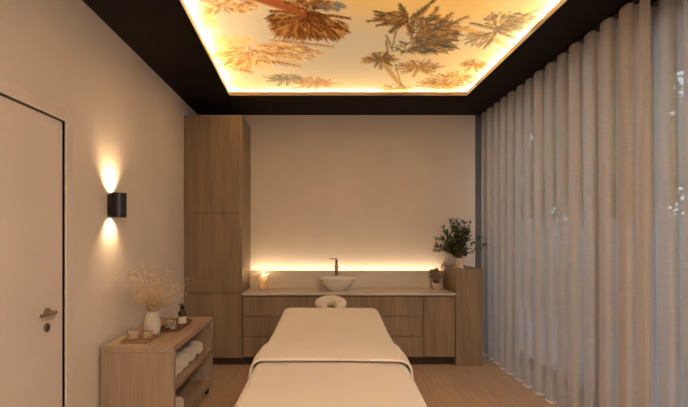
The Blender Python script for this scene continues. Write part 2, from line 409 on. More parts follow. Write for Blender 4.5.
    for (x0, y0, x1, y1, s, l) in ((308, 15, 270, 12, -2, 5), (308, 16, 274, 24, -3, 7), (308, 16, 284, 36, -2, 9), (308, 17, 300, 38, 0, 10), (309, 17, 318, 38, 0, 10),
                                   (309, 16, 335, 38, -3, 10), (309, 15, 347, 31, -5, 8), (309, 14, 350, 20, -3, 4), (307, 14, 288, 2, 0, 6), (309, 13, 318, -2, 0, 6), (308, 14, 302, 0, 0, 5),
                                   (309, 17, 326, 37, -2, 9), (309, 17, 292, 30, -1, 8), (309, 18, 308, 36, 0, 8)):
        frond(x0, y0, x1, y1, s, l, DK+DK+OR[:2], 34, .010, .85)
    palm(330, 5, 18, 5, 7, [(.15, .15, .12), (.2, .17, .12), (.12, .12, .09)], 6, 18, .6)
    for _ in range(26): # flecks of sky between the fronds
        x, y = rng.uniform(288, 330), rng.uniform(8, 36)
        stroke(px(x, y), px(x+1, y+rng.uniform(.5, 2)), .008, .006, (.55, .38, .2), .8)
    mass(292, 26, 17, 9, 300, DK+OR, 10, .007, .75, 318, -2)
    mass(306, 26, 15, 10, 300, DK+DK+OR, 10, .007, .8, 306, -20)
    mass(326, 28, 17, 9, 320, DK+DK+OR, 10, .007, .8, 290, 0)
    mass(282, 18, 12, 5, 70, DK+OR, 8, .007, .7, 308, 12)
    mass(312, 17, 10, 5, 90, DK, 6, .008, .9, 308, 14)
    mass(306, 5, 26, 5, 110, DK+OR, 7, .007, .7, 308, 14)
    for i in range(14):
        t0, t1 = i/14, (i+1)/14
        stroke(px(246+58*t0, -5+19*t0), px(246+58*t1, -5+19*t1), .022, .018, (.28, .07, .018), .95)
    mass(272, 52, 46, 9, 260, OR+LO, 9, .007, .65, 250, 45)
    mass(232, 60, 26, 8, 200, OR+LO, 8, .007, .55, 256, 52)
    mass(230, 6, 26, 6, 160, OR+LO+[(.4, .34, .26)], 8, .007, .65, 222, 4)
    # low small palms near the far edge
    palm(286, 78, 24, 6, 9, [(.10, .09, .065), (.15, .12, .07), (.3, .18, .08)], 5, 20, .8, .009)
    palm(314, 82, 26, 7, 10, OR+[(.3, .25, .17)], 5, 20, .75, .009)
    palm(250, 89, 14, 3, 6, LO, 3, 14, .7)
    # right-hand palms
    for (x0, y0, x1, y1, s, l) in ((408, 18, 374, 11, 0, 4), (408, 19, 366, 21, 0, 2), (408, 20, 376, 26, -1, 4), (408, 18, 400, 4, 0, 6), (412, 18, 436, -2, 0, 5), (408, 20, 390, 33, -2, 7),
                                   (408, 22, 412, 32, 0, 6), (410, 18, 425, 8, 0, 6)):
        frond(x0, y0, x1, y1, s, l, TE+DK+MB, 28, .009, .85)
    for (x0, y0, x1, y1, s, l) in ((418, 44, 424, 20, -4, 7), (418, 44, 438, 10, -6, 8), (418, 44, 452, 16, -6, 8), (418, 46, 468, 20, -8, 7), (416, 46, 468, 30, -6, 7), (414, 48, 452, 38, -3, 7), (414, 48, 453, 46, -2, 6), (400, 52, 430, 50, -2, 6)):
        frond(x0, y0, x1, y1, s, l, MB+OR[:2], 30, .008, .8)
    for (x0, y0, x1, y1, s, l) in ((392, 50, 386, 36, -3, 3), (392, 52, 396, 34, -5, 3), (388, 56, 386, 42, -3, 3)):
        frond(x0, y0, x1, y1, s, l, MB+DK, 20, .006, .7)
    palm(381, 58, 19, 9, 9, DK+MB, 6, 22, .85, .009)
    for i in range(10):
        t0, t1 = i/10, (i+1)/10
        stroke(px(384+24*t0, 64+31*t0), px(384+24*t1, 64+31*t1), .016, .024, (.36, .2, .06), .9)
    for i in range(10):
        t0, t1 = i/10, (i+1)/10
        stroke(px(395+6*t0, 64+20*t0), px(395+6*t1, 64+20*t1), .006, .006, (.2, .11, .04), .8)
    palm(418, 66, 26, 8, 11, MB+OR, 6, 20, .8, .009)
    palm(396, 88, 22, 6, 9, MB, 4, 18, .7, .009)
    palm(440, 84, 26, 7, 10, MB+OR, 5, 20, .75, .009)
    palm(458, 76, 20, 6, 9, MB+LO, 5, 20, .7, .009)
    palm(474, 64, 16, 6, 8, MB+OR, 5, 18, .8, .008)
    palm(366, 60, 6, 2, 4, OR, 2, 8, .7)
    mass(432, 32, 24, 16, 520, MB+OR[:2]+TE, 9, .0065, .75, 412, 48)
    mass(396, 18, 20, 6, 160, DK+MB, 8, .006, .7, 410, 18)
    mass(425, 47, 28, 6, 220, MB+TE, 9, .006, .75, 405, 50)
    mass(450, 80, 26, 6, 160, MB+OR, 6, .006, .65)
    # right edge palm with long trunk
    for i in range(12):
        t0, t1 = i/12, (i+1)/12
        stroke(px(452+60*t0, 28+20*t0*t0+2*t0), px(452+60*t1, 28+20*t1*t1+2*t1), .012, .014, (.52, .26, .06), .85)
    for (x0, y0, x1, y1, s, l) in ((497, 30, 545, 8, -3, 5), (497, 30, 536, 18, -2, 5), (497, 31, 524, 27, 0, 5), (497, 31, 516, 38, 0, 4), (497, 30, 492, 12, 0, 3), (497, 31, 466, 44, -2, 5), (497, 31, 484, 48, 0, 4), (497, 30, 470, 24, -2, 4), (497, 30, 552, 12, -2, 4), (497, 29, 512, 16, 0, 4)):
        frond(x0, y0, x1, y1, s, l, [(.08, .09, .075), (.13, .11, .065), (.24, .13, .045), (.34, .19, .06)], 28, .008, .8)
    mass(512, 22, 26, 9, 240, [(.09, .1, .08), (.14, .11, .065), (.26, .14, .05), (.36, .21, .07)], 8, .006, .7, 494, 31)
    mass(480, 38, 16, 7, 90, [(.17, .12, .06), (.32, .18, .06)], 7, .006, .65, 497, 31)
    # part of the print nearer than the frame of the photograph
    I = lambda x, y: (x, y)
    for _ in range(9):
        cx, cy = rng.uniform(-.8, 1.5), rng.uniform(-.2, 2.4)
        for i in range(9):
            th = 2*PI*i/9+rng.uniform(-.2, .2); r = rng.uniform(.3, .5)
            frond(cx, cy, cx+r*math.cos(th), cy+r*math.sin(th), .0, .10, MB+OR, 18, .014, .8, I, 0)
    me = bpy.data.meshes.new('printed_film')
    Z = np.full_like(X, ZFILM)
    co_ = np.stack([X, Y, Z], -1).reshape(-1, 3)
    idx = np.arange(nx*ny).reshape(ny, nx)
    f = np.stack([idx[:-1, :-1], idx[1:, :-1], idx[1:, 1:], idx[:-1, 1:]], -1).reshape(-1, 4)
    f = f[(X[:-1, :-1] > -1.006+.042*(4.83-Y[:-1, :-1])-.012).ravel()]
    me.from_pydata(co_.tolist(), [], f.tolist())
    at = me.color_attributes.new('print', 'FLOAT_COLOR', 'POINT')
    rgba = np.concatenate([np.clip(col, 0, 1), np.ones((ny, nx, 1))], -1).astype(np.float32).ravel()
    at.data.foreach_set('color', rgba)
    m = bpy.data.materials.new('backlit_printed_film'); m.use_nodes = True; n = m.node_tree.nodes; l = m.node_tree.links; n.clear()
    a = n.new('ShaderNodeAttribute'); a.attribute_name = 'print'
    e = n.new('ShaderNodeEmission'); e.inputs[1].default_value = FILM_E; l.new(a.outputs['Color'], e.inputs[0])
    tl = n.new('ShaderNodeBsdfTranslucent'); l.new(a.outputs['Color'], tl.inputs[0])
    ad = n.new('ShaderNodeAddShader'); l.new(e.outputs[0], ad.inputs[0]); l.new(tl.outputs[0], ad.inputs[1])
    o = n.new('ShaderNodeOutputMaterial'); l.new(ad.outputs[0], o.inputs[0])
    me.materials.append(m)
    ob = bpy.data.objects.new('printed_film', me); C.objects.link(ob); return ob
lc = thing('light_ceiling', 'large backlit stretch ceiling printed with golden palm trees, set in the black ceiling', 'ceiling light', (0, 0, 0))
fo = build_film(); fo.parent = lc
b = bmesh.new(); h = ZC+.34; z0 = ZFILM+.004
slant(b, -.02, -.002, LY0, LY1, z0, h); box(b, LX1+.002, LX1+.02, LY0, LY1, z0, h)
box(b, LX0-.002, LX1+.002, LY0-.02, LY0-.002, z0, h); box(b, LX0-.002, LX1+.002, LY1+.002, LY1+.02, z0, h); box(b, LX0-.02, LX1+.02, LY0-.02, LY1+.02, h, h+.02)
obj('light_box', b, M['whitebox'], lc)
b = bmesh.new(); g = .012; zz = ZFILM+.055
slant(b, .004, .004+g, LY0+.02, LY1-.02, zz, zz+.006); box(b, LX1-.004-g, LX1-.004, LY0+.02, LY1-.02, zz, zz+.006)
box(b, LX0+.02, LX1-.02, LY0+.004, LY0+.004+g, zz, zz+.006); box(b, LX0+.02, LX1-.02, LY1-.004-g, LY1-.004, zz, zz+.006)
obj('led_strip', b, emit('ceiling_led', (1, .85, .66), STRIP_E), lc)

# ------------------------------------------------------------------ curtains
def curtain(name, label, y0, y1, xc, amp, ph, per=.195, seed=1):
    rg = random.Random(seed)
    b = bmesh.new(); n = int((y1-y0)/per*28); rows = 26; g = []
    ca = [rg.uniform(.75, 1.2) for _ in range(200)]; cb = [rg.uniform(-.45, .45) for _ in range(200)]; cc = [rg.uniform(-.016, .016) for _ in range(200)]
    for j in range(rows+1):
        v = j/rows; z = .022+(3.018-.022)*v; row = []
        for i in range(n+1):
            u = i/n*(y1-y0)/per; q = int(u)
            f = u-q; s = f*f*(3-2*f)
            A = amp*(ca[q]*(1-s)+ca[q+1]*s); P_ = (cb[q]*(1-s)+cb[q+1]*s)*(1-v*.85); O = (cc[q]*(1-s)+cc[q+1]*s)*(1-v)
            A *= (1+.18*(1-v)); th = 2*PI*u+ph+P_
            x = xc+A*math.sin(th)+O+.006*math.sin(3*th+v*2)
            y = y1-(i/n)*(y1-y0)+.034*math.sin(2*th)*(.6+.4*v)
            row.append(b.verts.new((x, y, z+ (.004*math.sin(u*1.7) if j == 0 else 0))))
        g.append(row)
    for p, q in zip(g, g[1:]):
        for i in range(n): b.faces.new((p[i], p[i+1], q[i+1], q[i]))
    root = thing(name, label, 'curtain', (xc, (y0+y1)/2, 0))
    obj('curtain_cloth', b, M['sheer'], root, 'all', off=(xc, (y0+y1)/2, 0))
    hb = bmesh.new(); r0 = [v.co.copy() for v in []]
    # weighted hem tape
    pts = []
    for i in range(n+1):
        u = i/n*(y1-y0)/per; q = int(u); f = u-q; s = f*f*(3-2*f)
        A = amp*(ca[q]*(1-s)+ca[q+1]*s)*1.18; P_ = (cb[q]*(1-s)+cb[q+1]*s); O = (cc[q]*(1-s)+cc[q+1]*s); th = 2*PI*u+ph+P_
        pts.append((xc+A*math.sin(th)+O+.006*math.sin(3*th), y1-(i/n)*(y1-y0)+.034*math.sin(2*th)*.6))
    lo = [hb.verts.new((x-.0015, y, .014)) for x, y in pts]; hi = [hb.verts.new((x-.0015, y, .034)) for x, y in pts]
    lo2 = [hb.verts.new((x+.0015, y, .014)) for x, y in pts]; hi2 = [hb.verts.new((x+.0015, y, .034)) for x, y in pts]
    for i in range(n):
        hb.faces.new((lo[i], lo[i+1], hi[i+1], hi[i])); hb.faces.new((lo2[i+1], lo2[i], hi2[i], hi2[i+1]))
        hb.faces.new((hi[i], hi[i+1], hi2[i+1], hi2[i])); hb.faces.new((lo[i+1], lo[i], lo2[i], lo2[i+1]))
    obj('hem', hb, mat('white_hem_tape', (.85, .83, .80), .8, var=.01), root, off=(xc, (y0+y1)/2, 0))
    return root
curtain('sheer_curtain', 'long sheer curtain in even ripple folds nearest the back wall, hanging before the window', 2.72, 5.50, 2.055, .040, PI, seed=3)
curtain('sheer_curtain', 'sheer curtain at the right edge of the photo, nearest the viewer, hanging before the window', -1.3, 3.08, 2.20, .042, .6, seed=9)
b = bmesh.new(); box(b, 2.04, 2.07, 2.7, 5.45, 3.018, ZC-.001); box(b, 2.185, 2.215, -1.35, 3.10, 3.018, ZC-.001)
tag(obj('curtain_track', b, M['blackmetal']), 'black ceiling track the sheer curtains hang from', 'curtain track')

# ------------------------------------------------------------------ fitted furniture at the back
YC = 5.0
def front(bm, x0, x1, z0, z1, y=YC+.014): return box(bm, x0+.003, x1-.003, y, y+.02, z0+.003, z1-.003, bev=.0012)
t = thing('tall_cabinet', 'tall brown oak cupboard against the left wall, nearly reaching the ceiling', 'cupboard', (-1.22, 5.3, 0))
L = (-1.22, 5.3, 0)
b = bmesh.new(); box(b, -1.489, -.914, YC+.04, YB-.001, .09, 2.873, bev=.001); obj('carcass', b, M['plinth'], t, off=L)  # body coloured dark to deepen the shade in the door gaps
b = bmesh.new(); box(b, -.913, -.893, YC+.0, YB-.001, .09, 2.875, bev=.001); obj('side_panel', b, M['oak'], t, off=L)
b = bmesh.new(); box(b, -1.562, -1.490, YC+.012, YC+.04, .0, 2.872, bev=.001); obj('filler_strip', b, M['oak'], t, off=L)
for z0, z1 in ((1.752, 2.873), (.836, 1.752), (.092, .836)):
    b = bmesh.new(); box(b, -1.487, -.916, YC, YC+.022, z0+.0035, z1-.0035, bev=.0012); obj('cupboard_door', b, M['oak'], t, off=L)
obj('plinth', nb(-1.489, -.893, YC+.06, YC+.08, 0, .09), M['plinth'], t, off=L)
ux = [-.888, -.160, .533, 1.188, 1.552]
rows = [.097, .334, .568, .796]
labs = ['brown oak drawer unit of three drawers beside the tall cupboard, under the candle',
        'brown oak drawer unit of three drawers behind the headrest, under the basin',
        'brown oak drawer unit of three drawers between the basin unit and the single door']
for i in range(3):
    x0, x1 = ux[i], ux[i+1]; L = ((x0+x1)/2, 5.3, 0)
    t = thing('drawer_unit', labs[i], 'drawer unit', L, group='drawer units under the worktop')
    obj('carcass', nb(x0+.001, x1-.001, YC+.036, YB-.001, .097, .80), M['plinth'], t, off=L)  # dark colour imitates shade in the gaps between drawers
    for z0, z1 in zip(rows, rows[1:]): obj('drawer', front(bmesh.new(), x0, x1, z0, z1), M['oak'], t, off=L)
    obj('plinth', nb(x0+.001, x1-.001, YC+.07, YC+.09, 0, .096), M['plinth'], t, off=L)
x0, x1 = ux[3], ux[4]; L = ((x0+x1)/2, 5.3, 0)
t = thing('base_cabinet', 'narrow brown oak base cabinet with one plain door beside the half-height column', 'cupboard', L)
obj('carcass', nb(x0+.001, x1-.001, YC+.036, YB-.001, .097, .80), M['plinth'], t, off=L)  # dark colour imitates shade in the gaps round the door
obj('cupboard_door', front(bmesh.new(), x0, x1, .097, .796), M['oak'], t, off=L)
obj('plinth', nb(x0+.001, x1-.001, YC+.07, YC+.09, 0, .096), M['plinth'], t, off=L)
b = bmesh.new(); box(b, ux[0]-.004, ux[4], YC-.004, YB-.002, .812, .832, bev=.002); box(b, ux[0], ux[4], YC+.04, YB-.06, .801, .812)
tag(obj('worktop', b, M['stone']), 'long cream stone worktop running over the drawer units along the back wall', 'worktop')
tag(obj('splashback', nb(ux[0], ux[4], YB-.100, YB-.086, .8325, 1.050, bev=.0015), M['stone']), 'low cream upstand behind the basin with a glowing light line on top', 'splashback')
b = bmesh.new(); box(b, ux[0]+.01, ux[4]-.01, YB-.084, YB-.064, 1.010, 1.016)
tag(obj('light_strip', b, emit('ledge_led', (1, .76, .48), LEDGE_E)), 'warm light strip hidden behind the low upstand, washing the back wall', 'light strip')
struct('trim_4', nb(ux[0], ux[4], YB-.0855, YB-.001, .8325, 1.009), M['plaster'])
L = (1.706, 5.3, 0)
t = thing('storage_column', 'half-height brown oak column closing the right end of the worktop', 'cupboard', L)
obj('column_body', nb(1.553, 1.858, YC-.006, YB-.001, 0, 1.094, bev=.0015), M['oak'], t, off=L)
obj('top_board', nb(1.553, 1.858, YC-.006, YB-.001, 1.0945, 1.114, bev=.0015), M['oak'], t, off=L)

# basin and tap
BX, BY = .208, 5.245
t = thing('wash_basin', 'white bowl-shaped wash basin standing on the worktop behind the headrest', 'basin', (BX, BY, .832))
b = bmesh.new()
lathe(b, [(.0005, .0), (.078, .0), (.080, .010), (.105, .024), (.155, .064), (.198, .112), (.221, .148), (.226, .158), (.224, .161), (.217, .160), (.209, .150), (.188, .108), (.14, .060), (.07, .030), (.0005, .026)], n=64, sy=.86)
obj('bowl', b, M['ceramic'], t, 'all')
b = bmesh.new(); lathe(b, [(.0005, .028), (.020, .028), (.022, .031), (.018, .034), (.0005, .034)], n=24); obj('drain', b, M['bronze'], t, 'all')
t = thing('tap', 'antique bronze basin tap rising behind the white bowl basin', 'tap', (BX-.002, 5.478, .832))
b = bmesh.new()
lathe(b, [(.0005, 0), (.030, 0), (.031, .006), (.024, .013), (.019, .02), (.0185, .15), (.025, .156), (.026, .166), (.019, .172), (.0185, .23), (.024, .25), (.026, .275), (.018, .29), (.014, .295), (.014, .325), (.020, .33), (.021, .345), (.0005, .352)], n=28)
obj('tap_body', b, M['bronze'], t, 'auto')
b = bmesh.new(); tube(b, [(0, -.012, .262), (0, -.06, .272), (0, -.12, .262), (0, -.148, .238), (0, -.150, .212)], [.015, .014, .013, .012, .012], 14)
obj('spout', b, M['bronze'], t, 'auto')
b = bmesh.new(); tube(b, [(.0, 0, .352), (0, 0, .368)], .010, 12); tube(b, [(.012, 0, .366), (-.03, 0, .368), (-.085, -.01, .372)], [.009, .007, .006], 10)
obj('lever', b, M['bronze'], t, 'auto')

# candle
CX, CY = -.702, 5.40
t = thing('candle', 'lit cream pillar candle in a clear glass on the left end of the worktop', 'candle', (CX, CY, .832))
b = bmesh.new(); lathe(b, [(.0005, .008), (.054, .008), (.055, .012), (.055, .164), (.053, .168), (.050, .165), (.049, .135), (.040, .128), (.0005, .126)], n=40); obj('wax', b, M['wax'], t, 'auto')
b = bmesh.new(); lathe(b, [(.0005, 0), (.058, 0), (.062, .004), (.062, .178), (.0605, .180), (.059, .178), (.059, .006), (.0005, .006)], n=40); obj('glass_jar', b, M['glass'], t, 'auto')
b = bmesh.new(); tube(b, [(0, 0, .125), (.001, 0, .150)], .0015, 6); obj('wick', b, M['blackmetal'], t)
b = bmesh.new(); lathe(b, [(.0005, .144), (.007, .152), (.010, .166), (.008, .184), (.0035, .203), (.0005, .214)], n=16); obj('flame', b, emit('candle_flame', (1, .70, .32), 28), t, 'all')
light('candle_light', 'POINT', (0, 0, .175), 4.0, (1, .66, .36), t, shadow_soft_size=.012)

# foliage helpers
def leaf(b, p, d, l, wd, rg, curl=.2):
    d = d.normalized(); s = d.cross(Vector((rg.uniform(-.4, .4), rg.uniform(-.4, .4), 1)))
    if s.length < .1: s = Vector((1, 0, 0))
    s.normalize(); u = s.cross(d)
    prev = None
    for k, (tt, ww) in enumerate(((0, .12), (.3, .85), (.6, 1), (.85, .6), (1, .04))):
        c = p+d*l*tt+u*(-curl*l*tt*tt)
        r = [b.verts.new(c-s*wd*ww*.5+u*wd*.18*ww), b.verts.new(c), b.verts.new(c+s*wd*ww*.5+u*wd*.18*ww)]
        if prev: b.faces.new((prev[0], prev[1], r[1], r[0])); b.faces.new((prev[1], prev[2], r[2], r[1]))
        prev = r
# leafy plant in pot on column
PXX, PYY = 1.632, 5.12
t = thing('potted_plant', 'bushy dark green leafy plant in a small beige pot on top of the oak column', 'plant', (PXX, PYY, 1.114))
b = bmesh.new(); lathe(b, [(.0005, 0), (.046, 0), (.052, .005), (.055, .06), (.056, .114), (.053, .118), (.049, .114), (.048, .095), (.0005, .095)], n=36); obj('pot', b, M['stonepot'], t, 'auto')
rg = random.Random(5); bs = bmesh.new(); bl = bmesh.new()
for i in range(44):
    az = rg.uniform(0, 2*PI); el = rg.uniform(.12, 1.45) if i > 8 else rg.uniform(1.1, 1.5)
    L_ = rg.uniform(.24, .40)*(.80+.35*math.sin(el)*.9)
    dv = Vector((math.cos(az)*math.cos(el)*.98, math.sin(az)*math.cos(el)*.75, math.sin(el)))
    base = Vector((rg.uniform(-.025, .025), rg.uniform(-.025, .025), .098))
    pts = []
    for q in range(8):
        s = q/7; p = base+Vector((0, 0, .04*min(1, s*3)))+dv*L_*s+Vector((0, 0, -.05*s*s*math.cos(el))); pts.append(p)
    tube(bs, pts, [.0032*(1-.6*q/7) for q in range(8)], 5)
    for q in range(2, 8):
        for side in range(3 if q < 7 else 4):
            a2 = rg.uniform(0, 2*PI); s1 = dv.cross(Vector((0, 0, 1))); s1 = s1.normalized() if s1.length > .1 else Vector((1, 0, 0)); s2 = s1.cross(dv)
            dd = dv*rg.uniform(.5, 1.1)+s1*math.cos(a2)*.9+s2*math.sin(a2)*.9
            leaf(bl, pts[q]+(pts[q]-pts[q-1])*rg.uniform(-.5, .2), dd, rg.uniform(.042, .072), rg.uniform(.019, .029), rg)
obj('stems', bs, M['twig'], t); obj('foliage', bl, M['leaf'], t, 'all')
# small dry arrangement in pot on worktop
t = thing('flower_pot', 'small speckled stone pot of muted dried blooms on the right end of the worktop', 'plant', (1.436, 5.38, .832))
b = bmesh.new(); lathe(b, [(.0005, 0), (.047, 0), (.051, .004), (.053, .04), (.052, .078), (.049, .080), (.045, .077), (.044, .065), (.0005, .065)], n=32); obj('pot', b, M['stonepot'], t, 'auto')
bs = bmesh.new(); bl = bmesh.new()
for i in range(26):
    az = rg.uniform(0, 2*PI); el = rg.uniform(.75, 1.5); L_ = rg.uniform(.10, .195)
    dv = Vector((math.cos(az)*math.cos(el), math.sin(az)*math.cos(el), math.sin(el))); base = Vector((rg.uniform(-.02, .02), rg.uniform(-.02, .02), .066))
    e = base+dv*L_; tube(bs, [base, base+dv*L_*.5+Vector((0, 0, .005)), e], .0018, 5)
    for q in range(44):
        vv = Vector((rg.gauss(0, 1), rg.gauss(0, 1), rg.gauss(0, 1))).normalized()
        leaf(bl, e+vv*.004, vv, rg.uniform(.014, .026), .011, rg)
    for q in range(4):
        vv = (dv+Vector((rg.uniform(-1, 1), rg.uniform(-1, 1), rg.uniform(-.3, .6)))).normalized(); leaf(bl, base+dv*L_*rg.uniform(.3, .8), vv, .03, .012, rg)
obj('stems', bs, M['twig'], t); obj('blooms', bl, M['mutedleaf'], t, 'all')

# ------------------------------------------------------------------ wall sconce
SY, SZ = 3.25, 1.721; SXX = XL+.086
t = thing('wall_light', 'black cylinder wall light throwing light up and down the left wall', 'wall light', (XL, SY, SZ))
obj('back_plate', nb(0, .022, -.038, .038, -.080, .080, bev=.002), M['blackmetal'], t)
obj('bracket', nb(.012, .016, -.022, .022, -.04, .04), M['blackmetal'], t)
b = bmesh.new(); lathe(b, [(.050, -.090), (.0555, -.090), (.0555, .090), (.050, .090), (.050, .05), (.050, -.05), (.050, -.090)], loc=(.066, 0, 0), n=48); obj('shade', b, M['blackmetal'], t, 'auto')
em = emit('sconce_lens', (1, .75, .45), 30)
for s in (-1, 1):
    b = bmesh.new(); lathe(b, [(.0005, s*.046), (.030, s*.046), (.030, s*.040), (.0005, s*.040)], loc=(.066, 0, 0), n=24); obj('lens', b, em, t)
    l = light('sconce_spot', 'SPOT', (.050, 0, s*.084), 20 if s > 0 else 10, (1, .66, .34), t, spot_size=math.radians(112), spot_blend=1.0, shadow_soft_size=.02)
    dirv = Vector((-.50, 0, s*1.0)); l.rotation_euler = dirv.to_track_quat('-Z', 'Y').to_euler()
b = bmesh.new(); lathe(b, [(.0005, -.038), (.0498, -.038), (.0498, .038), (.0005, .038)], loc=(.066, 0, 0), n=32); obj('lamp_core', b, M['blackmetal'], t)

# ------------------------------------------------------------------ treatment table
TL = (.043, 1.75, 0)
t = thing('treatment_table', 'wide padded treatment table in the middle of the room, foot end towards the viewer', 'massage table', TL, rz=math.radians(-1.43))
def zt(y):
    pts = [(-.1, .712), (.21, .716), (.57, .728), (1.3, .757), (1.6, .778), (1.98, .828), (2.2, .862)]
    for (a, za), (c, zc) in zip(pts, pts[1:]):
        if y <= c: return za+(zc-za)*(y-a)/(c-a)
    return pts[-1][1]
def rsec(y, hw, ztop, thick, r, nseg=6, crown=.0):
    """rounded-rectangle cross-section in the xz plane"""
    r = min(r, hw*.98, thick*.49); out = []
    for (cx, cz, a0) in ((hw-r, ztop-r, 0), (-hw+r, ztop-r, PI/2), (-hw+r, ztop-thick+r, PI), (hw-r, ztop-thick+r, 1.5*PI)):
        for k in range(nseg+1):
            a = a0+PI/2*k/nseg; x = cx+r*math.cos(a)
            out.append((x, y, cz+r*math.sin(a)+(crown*(1-(x/hw)**2) if a0 < PI else 0)))
    return out
hw = .425; b = bmesh.new(); secs = []
for k in range(40):
    y = .02+2.16*k/39
    e = min(y-.02, 2.18-y); R = .075
    s = R-math.sqrt(max(R*R-(R-min(e, R))**2, 0)) if e < R else 0
    hw = .425+.034*min(1, max(0, (2.1-y)/.9)); secs.append(rsec(y, hw-s*.9, zt(y)-s*.35, .13-s*.6, .05, crown=.006))
    if k in (0, 38): 
        for q in (.25, .5, .75):
            yy = y+q*2.16/39; e2 = min(yy-.02, 2.18-yy); s2 = R-math.sqrt(max(R*R-(R-min(e2, R))**2, 0)) if e2 < R else 0
            secs.append(rsec(yy, hw-s2*.9, zt(yy)-s2*.35, .13-s2*.6, .05, crown=.006))
obj('mattress', loft(b, secs), M['linen2'], t, 'auto')
def drape(b, y0, y1, hwf, dz, drop, thick=.006, r=.06, ny=30, wav=.0, crown=.006, er=.0):
    secs = []
    for k in range(ny+1):
        y = y0+(y1-y0)*k/ny; e = min(y-y0, y1-y)
        dzv = dz(y) if callable(dz) else dz; lift = dzv
        if er: lift = dzv-er*(1-math.sqrt(max(0, 1-(1-min(e/er, 1))**2)))
        tk = max(thick-(dzv-lift), .003); hwv = hwf(y); outer = []
        zt_ = zt(y)+lift; wv = wav*math.sin(y*9)*.5+wav*math.sin(y*23+1)*.5
        outer.append((hwv+.014+wv, y, zt_-r-drop)); outer.append((hwv+.010+wv*.6, y, zt_-r-drop*.5))
        for q in range(9):
            a = PI/2*q/8; x = hwv-r+r*math.cos(a); outer.append((x, y, zt_-r+r*math.sin(a)+crown*(1-(x/hwv)**2)))
        for q in range(1, 12):
            x = (hwv-r)*(1-2*q/12); outer.append((x, y, zt_+crown*(1-(x/hwv)**2)))
        for q in range(9):
            a = PI/2+PI/2*q/8; x = -hwv+r+r*math.cos(a); outer.append((x, y, zt_-r+r*math.sin(a)+crown*(1-(x/hwv)**2)))
        outer.append((-hwv-.010-wv*.6, y, zt_-r-drop*.5)); outer.append((-hwv-.014-wv, y, zt_-r-drop))
        m = len(outer); inner = []
        for i, p in enumerate(outer):
            a = outer[max(i-1, 0)]; c = outer[min(i+1, m-1)]; tx, tz = c[0]-a[0], c[2]-a[2]; LL = math.hypot(tx, tz)+1e-9
            inner.append((p[0]-(tz/LL)*tk, y, p[2]+(tx/LL)*tk))
        secs.append(outer+inner[::-1])
    return loft(b, secs)
obj('blanket', drape(bmesh.new(), -.01, 1.10, lambda y: .456, .012, .30, thick=.008, r=.065, ny=60, wav=.003), M['linen'], t, 'auto')
def band_dz(y): return .038+.010*math.exp(-((y-.93)/.16)**2)
obj('turned_down_fold', drape(bmesh.new(), .785, 1.14, lambda y: .472+.005*math.sin(y*9), band_dz, .24, thick=.014, r=.078, ny=80, wav=.004, er=.011), M['linen'], t, 'auto')
b = bmesh.new(); box(b, -.36, .36, .15, 2.05, .55, .60, bev=.01); obj('table_frame', b, M['oakH'], t)
b = bmesh.new(); box(b, -.22, .22, .55, 1.65, .06, .55, bev=.015); obj('pedestal', b, M['oakV'], t)
b = bmesh.new(); box(b, -.30, .30, .40, 1.80, 0, .06, bev=.01); obj('base_plate', b, M['plinth'], t)
# headrest
hr = bmesh.new(); pts = []; rr = []
for k in range(33):
    a = math.radians(-62)+math.radians(304)*k/32
    x = .099*math.cos(a); u = .108*math.sin(a)
    tl_ = math.radians(9)
    pts.append((x, 2.36+u*math.cos(tl_), .853+u*math.sin(tl_)))
    rr.append(.054*(.75+.25*math.sin(PI*k/32)**.5) if 0 < k < 32 else .03)
tube(hr, pts, rr, 14, flat=(1, .85))
hd = obj('headrest', hr, M['linen2'], t, 'all')
b = bmesh.new()
for s in (-1, 1): tube(b, [(s*.07, 2.10, .64), (s*.07, 2.28, .70), (s*.085, 2.34, .80)], .009, 10)
obj('support', b, M['steel'], hd, 'auto')

# ------------------------------------------------------------------ trolley with towels
KX0, KX1, KY0, KY1, KZ = -1.535, -1.022, 3.055, 4.17, .72
L = ((KX0+KX1)/2, (KY0+KY1)/2, 0)
t = thing('shelf_trolley', 'low open pale oak trolley with two shelves against the left wall', 'trolley', L)
th = .042
obj('top_board', nb(KX0, KX1, KY0, KY1, KZ-th, KZ, bev=.004), M['oakH'], t, off=L)
obj('side_panel', nb(KX0, KX1, KY0, KY0+th, .06, KZ-th, bev=.003), M['oakV'], t, off=L)
obj('side_panel', nb(KX0, KX1, KY1-th, KY1, .06, KZ-th, bev=.003), M['oakV'], t, off=L)
obj('shelf', nb(KX0+.012, KX1-.002, KY0+th, KY1-th, .392, .430, bev=.003), M['oakH'], t, off=L)
obj('shelf', nb(KX0+.012, KX1-.002, KY0+th, KY1-th, .095, .135, bev=.003), M['oakH'], t, off=L)
obj('back_panel', nb(KX0, KX0+.012, KY0+th, KY1-th, .095, KZ-th), M['oakV'], t, off=L)
for x in (KX0+.07, KX1-.045):
    for y in (KY0+.06, KY1-.055):
        b = bmesh.new(); xcyl(b, x-.012, x+.012, y, .026, .026, 20); box(b, x-.018, x+.018, y-.014, y+.014, .048, .060)
        box(b, x-.018, x-.014, y-.012, y+.012, .022, .05); box(b, x+.014, x+.018, y-.012, y+.012, .022, .05)
        obj('caster', b, M['blackmetal'], t, off=L)
